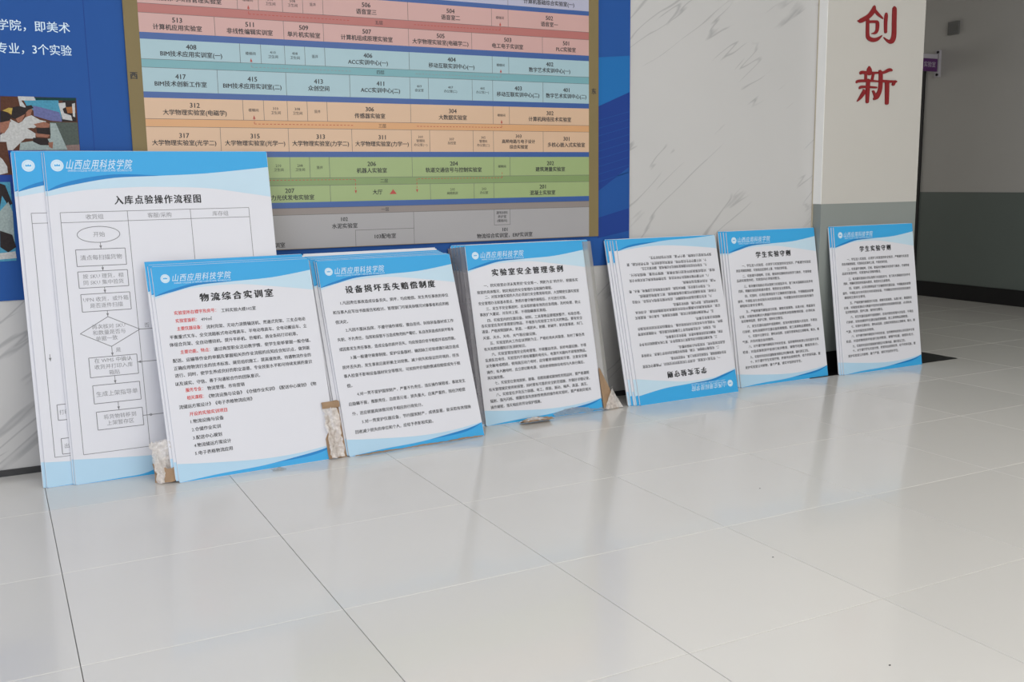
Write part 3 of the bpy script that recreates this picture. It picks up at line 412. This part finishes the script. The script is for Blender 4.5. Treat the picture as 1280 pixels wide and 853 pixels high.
# ------------------------------------------------------------------ notice boards
TH=.0048
def smooth(c,n=6):
    P=[(x,y,0) for x,y in c]; return [(q[0],q[1]) for q in catmull(P,n)]
def hdr(w_,h,blue,pale,fb,fp,ex,ey,er,n0,n1,ny,ns,uly):
    blue,pale,fb,fp=(smooth(c) for c in (blue,pale,fb,fp))
    P=Flat(); fx=lambda c:[(x,h-y) for x,y in c]
    e=.0012
    def top(c,m_,z):
        c=fx(c); c=[(max(e,min(w_-e,x)),y) for x,y in c]; P.strip([(x,h-e) for x,_ in c],c,m_,z)
    def bot(c,m_,z):
        c=fx(c); c=[(max(e,min(w_-e,x)),max(e,y)) for x,y in c]; P.strip(c,[(x,e) for x,_ in c],m_,z)
    top(pale,'palehead',TH+.0002); top(blue,'blue',TH+.0004)
    sc=h/.79
    sw=[b for b in blue if b[0]<=w_*.50]; sn=len(sw)-1
    P.strip([(max(e,x),h-y+.0125*sc*math.sin(math.pi*min(1,i/sn))**.8*(1-.35*i/sn)) for i,(x,y) in enumerate(sw)],[(max(e,x),h-y) for x,y in sw],'deep',TH+.0006)
    H=P
    G=Flat(); fx2=G
    P=G; bot(fp,'pale',TH+.0002); bot(fb,'blue',TH+.0004)
    fs=[b for b in fb if b[0]>=w_*.55]; sn=len(fs)-1
    P.strip([(min(w_-e,x),h-y) for x,y in fs],[(min(w_-e,x),max(e,h-y-.010*sc*math.sin(math.pi*i/sn))) for i,(x,y) in enumerate(fs)],'deep',TH+.0006)
    E=Flat(); E.disc(ex,h-ey,er,'white',TH+.0008); E.ring(ex,h-ey,er*.72,er*.06,'pale',TH+.001)
    E.poly([(ex-er*.45,h-ey-er*.12),(ex+er*.45,h-ey-er*.12),(ex+er*.42,h-ey+er*.22),(ex+er*.15,h-ey+er*.05),(ex,h-ey+er*.3),(ex-er*.15,h-ey+er*.05),(ex-er*.42,h-ey+er*.22)],'blue',TH+.001)
    for i in range(24):
        a=i/24*2*math.pi; E.seg((ex+math.cos(a)*er*.80,h-ey+math.sin(a)*er*.80),(ex+math.cos(a)*er*.93,h-ey+math.sin(a)*er*.93),er*.05,'pale',TH+.001)
    NT=Flat(); text(NT,'山西应用科技学院',ns,n0,h-ny,'white','f',n1-n0,.006,z=TH+.0008,skew=.25,sp=1.15)
    text(NT,'SHANXI COLLEGE OF APPLIED SCIENCE AND TECHNOLOGY',ns*.30,n0+.002,h-uly,'white','f',n1-n0-.002,.0,z=TH+.0008)
    return [('header_band',H),('footer_band',G),('emblem',E),('college_name',NT)]
SW,SH=.595,.79
small=hdr(SW,SH,[(0,.113),(.07,.0975),(.16,.079),(.29,.0725),(.44,.0665),(.595,.046)],[(0,.121),(.09,.096),(.18,.086),(.31,.085),(.45,.1035),(.52,.114),(.595,.126)],
 [(0,.7885),(.14,.779),(.3,.774),(.43,.761),(.53,.7485),(.595,.733)],[(0,.722),(.12,.735),(.3,.749),(.45,.7475),(.595,.732)],.045,.048,.0165,.0715,.283,.0475,.0285,.0665)
BW,BH=.79,1.187
big=hdr(BW,BH,[(0,.144),(.08,.123),(.225,.0985),(.387,.092),(.56,.084),(.79,.062)],[(0,.161),(.118,.142),(.25,.1345),(.358,.133),(.547,.1405),(.7,.163),(.79,.178)],
 [(0,1.1855),(.15,1.182),(.23,1.178),(.31,1.158),(.5,1.14),(.79,1.098)],[(0,1.096),(.165,1.1095),(.306,1.118),(.5,1.124),(.79,1.096)],.040,.0525,.021,.071,.290,.0495,.036,.071)
def body(key,title,tu0,tu1,tv=.128,ts=.0310,col='k',em=.0150):
    T_=Flat(); text(T_,title,ts,tu0,SH-tv,'black','f',tu1-tu0,.045,z=TH+.0003,sp=1.38)
    B_=Flat()
    for u0,v0,u1,v1,s,c in D['lines'][key]:
        wd=u1-u0
        if wd>.495: u0=.0335 if u0<.055 else .066 if key!='b6' else .073; wd=(.546 if not s.startswith(tuple('一二三四五六七八九十12345')) else .548)-u0
        text(B_,s,em,u0,SH-(v0+v1)/2,'red' if c=='r' else 'ink','f',wd,.022 if c=='r' else .018,z=TH+.0003)
    return [('title',T_),('body_text',B_)]
designs={'room':small+body('b2','物流综合实训室',.158,.432),'damage':small+body('b3','设备损坏丢失赔偿制度',.101,.498),
 'safety':small+body('b4','实验室安全管理条例',.115,.474),'rules':small+body('b6','学生实验守则',.179,.411)}
# flow chart
def flow(full):
    Y=lambda v_:BH-v_; z=TH+.0003; Q=Flat(); T_=Flat(); lw=.0019
    if full: text(T_,'入库点验操作流程图',.0325,.2185,Y(.1805),'black','f',.304,.028,z=z,sp=1.22)
    else: text(T_,'出库点验操作流程图',.0325,.2185,Y(.1805),'black','f',.304,.028,z=z,sp=1.22)
    Q.path([(.0345,Y(.2205)),(.7,Y(.218)),(.7,Y(1.081)),(.0345,Y(1.083))],lw,'line',z,True)
    Q.seg((.0345,Y(.2565)),(.7,Y(.2535)),lw,'line',z)
    for x in (.2588,.4813): Q.seg((x,Y(.219)),(x,Y(1.082)),lw,'line',z)
    X=Flat()
    for x,s in ((.147,'收货组'),(.37,'客服/采购'),(.591,'库存组')): text(X,s,.019,x,Y(.238),'inkgrey','c',None,.004,z=z)
    def ar(x,a,b):
        Q.seg((x,Y(a)),(x,Y(b)),lw*1.1,'line',z); Q.poly([(x-.0045,Y(b-.012)),(x,Y(b)),(x+.0045,Y(b-.012))],'line',z+.0001)
    def bx(x0,x1,v0,v1,ls,s=.0175):
        Q.path([(x0,Y(v0)),(x1,Y(v0)),(x1,Y(v1)),(x0,Y(v1))],lw*1.25,'line',z,True)
        for i,l in enumerate(ls): text(X,l,s,(x0+x1)/2,Y((v0+v1)/2+(i-(len(ls)-1)/2)*.0225),'inkgrey','c',(x1-x0)-.012,.006,z=z)
    if full:
        Q.ring(.1545,Y(.302),.0288,lw*1.2,'line',z,32,.0715/.0288); text(X,'开始',.019,.156,Y(.302),'inkgrey','c',None,.004,z=z)
        ar(.1575,.331,.3545); bx(.073,.239,.3548,.4145,['清点每扫描货物'],.019); ar(.157,.4145,.4335)
        bx(.073,.2395,.4338,.4925,['按 SKU 理货，相','同 SKU 集中验货']); ar(.157,.4925,.5145); bx(.0758,.2403,.515,.5778,['UPN 收货，或外箱','是否逐件扫描']); ar(.1585,.5778,.5995)
        Q.path([(.1585,Y(.6)),(.263,Y(.6535)),(.161,Y(.708)),(.0617,Y(.6545))],lw*1.25,'line',z,True)
        for i,l in enumerate(('再次核对 SKU','和数量是否与','单据一致')): text(X,l,.0175,.158-.01*(i==2),Y(.634+.0215*i),'inkgrey','c',None,.004,z=z)
        Q.seg((.263,Y(.6535)),(.47,Y(.6535)),lw*1.25,'line',z); text(X,'否',.017,.288,Y(.640),'inkgrey','c',None,.004,z=z); text(X,'是',.017,.183,Y(.722),'inkgrey','c',None,.004,z=z)
        Q.seg((.47,Y(.6535)),(.47,Y(.772)),lw*1.25,'line',z); Q.seg((.47,Y(.772)),(.2437,Y(.772)),lw*1.25,'line',z); Q.poly([(.256,Y(.767)),(.244,Y(.772)),(.256,Y(.777))],'line',z+.0001)
        ar(.1615,.708,.7425); bx(.0815,.2437,.743,.8135,['在 WMS 中确认','收货并打印入库','箱贴']); ar(.162,.8135,.8425); bx(.0858,.244,.8428,.908,['生成上架指导单'],.019); ar(.165,.908,.9378)
        bx(.0892,.2446,.938,1.0022,['将货物转移到','上架暂存区']); Q.seg((.2446,Y(.968)),(.52,Y(.968)),lw*1.25,'line',z); Q.ring(.272,Y(.968),.004,lw,'line',z,12)
    else:
        bx(.035+.022,.15,.90,.955,['打印配货单']); bx(.06,.15,1.02,1.075,['出库复核']); ar(.05,.72,.745)
    return [('title',T_),('flow_chart',Q),('chart_text',X)]
designs['flow']=big+flow(True); designs['flow2']=big+flow(False)
flush_text()
MC={}
def gm(name,fl_):
    if id(fl_) not in MC: MC[id(fl_)]=fl_.mesh(name)
    return MC[id(fl_)]
mt=mural_txt.obj('lettering',mur,mi); sign_tx.obj('lettering',sg,si)
o=plate_tx.obj('lettering',rs); o.location=(0,-.0085,0); o.rotation_euler=(math.radians(90),0,0)
def panel_mesh(w_,h):
    v,f=boxvf(0,w_,0,h,0,TH); me=bpy.data.meshes.new('panel'); bm=bmesh.new(); vs=[bm.verts.new(q) for q in v]; [bm.faces.new([vs[i] for i in q]) for q in f]
    bmesh.ops.recalc_face_normals(bm,faces=bm.faces)
    bmesh.ops.bevel(bm,geom=[e for e in bm.edges if abs(e.verts[0].co.z-e.verts[1].co.z)>.001],offset=.006,segments=3,affect='EDGES')
    bmesh.ops.bevel(bm,geom=[e for e in bm.edges if all(q.co.z>TH-1e-5 for q in e.verts)],offset=.0006,segments=1,affect='EDGES')
    bm.to_mesh(me); bm.free(); me.materials.append(M['panel']); return me
PS,PB=panel_mesh(SW,SH),panel_mesh(BW,BH)
def frame_m(q,dx=0,dn=0,dz=0):
    x,y,a,L=q; d=Vector((math.cos(a),math.sin(a),0)); n=Vector((-math.sin(a),math.cos(a),0)); up=Vector((0,0,1))*math.cos(L)+n*math.sin(L); Z=d.cross(up)
    o=Vector((x,y,0))+d*dx+n*dn+Vector((0,0,dz)); o-=Z*TH*0
    return Matrix(((d[0],up[0],Z[0],o[0]),(d[1],up[1],Z[1],o[1]),(d[2],up[2],Z[2],o[2]),(0,0,0,1)))
def board(design,mw,label,group,parts=None,flip=False):
    big_=design.startswith('flow'); w_,h=(BW,BH) if big_ else (SW,SH)
    # front face of the panel sits at the measured plane
    r=empty('notice_board',mw@Matrix.Translation((0,0,-TH))); tag(r,label,'notice board',group)
    lm=Matrix.Translation((w_,h,0))@Matrix.Rotation(math.pi,4,'Z') if flip else Matrix.Identity(4)
    o=bpy.data.objects.new('panel',PB if big_ else PS); COL.objects.link(o); o.parent=r; o.matrix_local=lm
    for n,fl_ in designs[design]:
        if parts is not None and n not in parts: continue
        o=bpy.data.objects.new(n,gm(n,fl_)); COL.objects.link(o); o.parent=r; o.matrix_local=lm
    return r
Q={k:v for k,v in D['boards'].items()}
Q['b1'][1]=.262; Q['b1'][3]=.178; Q['b2'][2]=.052; Q['b2'][3]=.313; Q['b7'][3]=.1475
ORD=['second','third','fourth','fifth','sixth','seventh','eighth']
BACK=('header_band','footer_band')
def stack(key,design,front_label,what,group,backs,flip=False,blank=()):
    q=Q[key][:4]; board(design,frame_m(q),front_label,group,None,flip)
    for i,(dx,dn,dz) in enumerate(backs):
        board(design,frame_m(q,dx,dn,dz),'%s board from the front in the %s'%(ORD[i],what),group,() if i in blank else BACK,flip and i%2==0)
# 1 large flow-chart boards
q=Q['b1'][:4]; G1='large flow chart boards at the far left'
board('flow',frame_m(q),'large white board with a flow chart, frontmost of the far left boards',G1)
board('flow',frame_m(q,-.007,.0075),'large white board directly behind the frontmost flow chart board',G1,BACK)
board('flow2',frame_m(q,-.092,.015),'large white board showing a strip of flow chart left of the frontmost one',G1,('header_band','footer_band','emblem','flow_chart','chart_text'))
board('flow2',frame_m(q,-.104,.0225),'rearmost large white board whose edge is leftmost of all boards',G1,BACK)
stack('b2','room','white notice board with red headings and logistics training room text','stack with red headings','boards of the red-headed stack',[(-.010,.0076,.006),(-.019,.0180,.018)])
stack('b3','damage','white notice board on damage compensation in numbered paragraphs, standing on torn cardboard','stack on torn cardboard with numbered paragraphs','boards of the numbered-paragraph stack',[(-.006,.0085,.003),(-.022,.017,.007),(-.029,.0255,.012),(-.035,.034,.017),(-.041,.0437,.027),(-.076,.0524,.006)],False,(4,))
stack('b4','safety','white notice board of laboratory safety regulations in a film-wrapped stack','film-wrapped stack beside the cardboard flap','boards of the film-wrapped stack',[(.034,.0070,0),(-.016,.0128,0),(-.030,.0186,0),(-.042,.0244,0),(-.054,.0302,0)])
stack('b5','rules','white rules board standing upside down in the middle of the wall','stack of boards whose front one stands upside down','boards of the upside-down stack',[(-.016,.0062,0),(-.026,.0124,0),(-.038,.0186,0),(-.050,.0248,0)],True)
stack('b6','rules','white student rules board left of the pillar corner','stack left of the pillar corner','boards of the stack left of the pillar',[(-.012,.0064,0),(-.025,.0128,0),(-.036,.0192,0)])
stack('b7','rules','white student rules board leaning on the pillar, rightmost of all','stack leaning on the pillar','boards of the stack on the pillar',[(-.010,.0062,0),(-.024,.0124,0)])

# ------------------------------------------------------------------ packing leftovers
def crumple(name,pos,nu,nv,amp,m_,parent,sc=30,thick=0,seed=0,jag=0):
    V=[];Fc=[]
    for j in range(nv+1):
        for i in range(nu+1):
            s,t=i/nu,j/nv
            if jag and j==nv: t+=jag*(noise.noise(Vector((i*1.7,seed,0))))
            p=Vector(pos(s,t)); nz=noise.noise_vector(p*sc+Vector((seed,seed,0)))
            V.append(tuple(p+nz*amp))
    for j in range(nv):
        for i in range(nu):
            a=j*(nu+1)+i; Fc.append((a,a+1,a+nu+2,a+nu+1))
    o=mesh_obj(name,V,Fc,m_,parent)
    if thick:
        md=o.modifiers.new('thickness','SOLIDIFY'); md.thickness=thick; md.offset=0
    return o
# carton behind the red-headed stack
def pack(key,name,label,u0,h_,dn,seed):
    q=Q[key][:4]; mw=frame_m(q,u0,dn,0); r=empty(name,mw); tag(r,label,'packaging'); return r
c2=pack('b2','torn_carton','torn cardboard and bubble wrap poking out left of the red-headed stack',-.075,.15,.022,1)
crumple('cardboard',lambda s,t:(.004+s*.16,.004+t*(.075+.05*s),-.030+.012*math.sin(5*s)),14,8,.006,'cardboard',c2,25,.003,1,.2)
crumple('cardboard_corner',lambda s,t:(.03+s*.045,.003+t*.05,.002+.012*math.sin(3*s)),8,6,.004,'cardboard',c2,45,.003,2,.2)
crumple('bubble_wrap',lambda s,t:(-.004+s*.085+.012*(1-t),.004+t*.148,-.006+.012*math.sin(6*s+3*t)),18,28,.009,'bubble',c2,55,0,3,.1)
crumple('bubble_wrap',lambda s,t:(.0+s*.075+.01*(1-t),.03+t*.115,-.000+.010*math.sin(4*s+5*t)),18,24,.008,'bubble',c2,65,0,4,.1)
c3=pack('b3','torn_carton','tall strip of bubble-wrapped cardboard left of the numbered-paragraph stack',-.080,.22,.004,2)
crumple('cardboard',lambda s,t:(.002+s*.074,.004+t*.222,-.006+.003*math.sin(5*s)),10,18,.003,'cardboard',c3,25,.003,5,.03)
crumple('cardboard_fold',lambda s,t:(.004+s*.070,.198+t*.024,.006+.004*math.sin(3*t)),8,4,.001,'cardboard',c3,25,.003,6,.03)
crumple('bubble_wrap',lambda s,t:(.006+s*.056,.004+t*.192,.010+.006*math.sin(6*s+3*t)),14,32,.007,'bubble',c3,60,0,7,.05)
c3b=pack('b3','torn_carton','ragged strip of brown cardboard crushed under the numbered-paragraph board',0,.02,-.012,3)
crumple('cardboard',lambda s,t:(.02+s*.56,.0026+.005*t*(.4+.6*abs(math.sin(9*s))),.004+.010*(1-t)*(.5+.5*math.sin(11*s))),60,4,.0022,'cardboard',c3b,60,.002,8,.3)
c4=pack('b4','torn_carton','brown cardboard flap sticking out right of the film-wrapped stack',.58,.19,-.004,4)
crumple('cardboard',lambda s,t:(.017+s*(.090-.078*t),.004+t*.19,.001-.012*s),10,14,.002,'cardboard',c4,25,.003,9,.03)
c4b=pack('b4','torn_carton','crumpled scrap of cardboard under the middle of the safety regulations board',.15,.02,-.03,5)
crumple('cardboard',lambda s,t:(s*.145,.003+.016*math.sin(math.pi*t)*(.5+.5*math.sin(math.pi*s)),.045*(1-t)-.0),20,8,.004,'cardboard',c4b,70,.002,10)
crumple('film_scrap',lambda s,t:(-.01+s*.13,.008+.014*math.sin(math.pi*t)*math.sin(math.pi*s),.047*(1-t)),16,6,.004,'bubble',c4b,80,0,11)
# film round the safety stack
fw=pack('b4','plastic_film','clear plastic film wrapped round the stack of safety regulations boards',0,.7,0,6)
def fpath(P):
    L_=[0]
    for a,b in zip(P,P[1:]): L_.append(L_[-1]+math.dist(a,b))
    def f_(s):
        d=s*L_[-1]
        for i in range(len(P)-1):
            if d<=L_[i+1]+1e-9:
                k_=(d-L_[i])/(L_[i+1]-L_[i]); return tuple(P[i][c]+(P[i+1][c]-P[i][c])*k_ for c in (0,1))
        return P[-1]
    return f_
fr=fpath([(.60,-.0053),(.645,-.0056),(.652,-.030),(.62,-.046)]); flp=fpath([(-.001,-.0060),(-.020,-.0085),(-.066,-.036),(-.060,-.046)])
crumple('film_side',lambda s,t:(fr(s)[0]+.012*t*0,.012+t*.772,fr(s)[1]),14,40,.0004,'film',fw,14,0,12)
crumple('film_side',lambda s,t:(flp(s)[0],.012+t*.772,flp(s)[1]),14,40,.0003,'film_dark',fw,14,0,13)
crumple('film_bottom',lambda s,t:(.33+s*.275,.004+t*.028*(.4+.6*math.sin(math.pi*min(1,s*1.3))),.006+.018*(1-t)),30,8,.004,'film',fw,60,0,14)
crumple('film_corner',lambda s,t:(.600+s*.105*(1-t)+.055*t,.004+t*.10,.010-.010*s),12,12,.004,'bubble',fw,40,0,15)
sc=empty('film_scrap',Matrix.Translation((.75,.075,.0))); tag(sc,'tiny scrap of clear film on the floor before the red-headed board','litter')
crumple('torn_film',lambda s,t:(s*.05,t*.03,.002+.008*math.sin(math.pi*s)*math.sin(math.pi*t)),8,6,.004,'film',sc,80,0,16)
GRIT=((1.542,-2.053,'nearest the camera at the right'),(1.753,-1.457,'at mid distance between the other two'),(2.144,-.961,'farthest back towards the boards'))
for x,y,where in GRIT:
    o=mesh_obj('grit_speck',[(x+.0035*math.cos(a),y+.0025*math.sin(a),.0002) for a in (0,1.2,2.5,3.7,5)]+[(x,y,.002)],[(0,1,5),(1,2,5),(2,3,5),(3,4,5),(4,0,5)],'base_black')
    tag(o,'tiny dark speck of grit on the floor, '+where,'litter')

for o in COL.objects:
    if o.type=='MESH' and o.name.split('.')[0] in ('lettering','chart_text','body_text','college_name','title'): o['kind']='stuff'
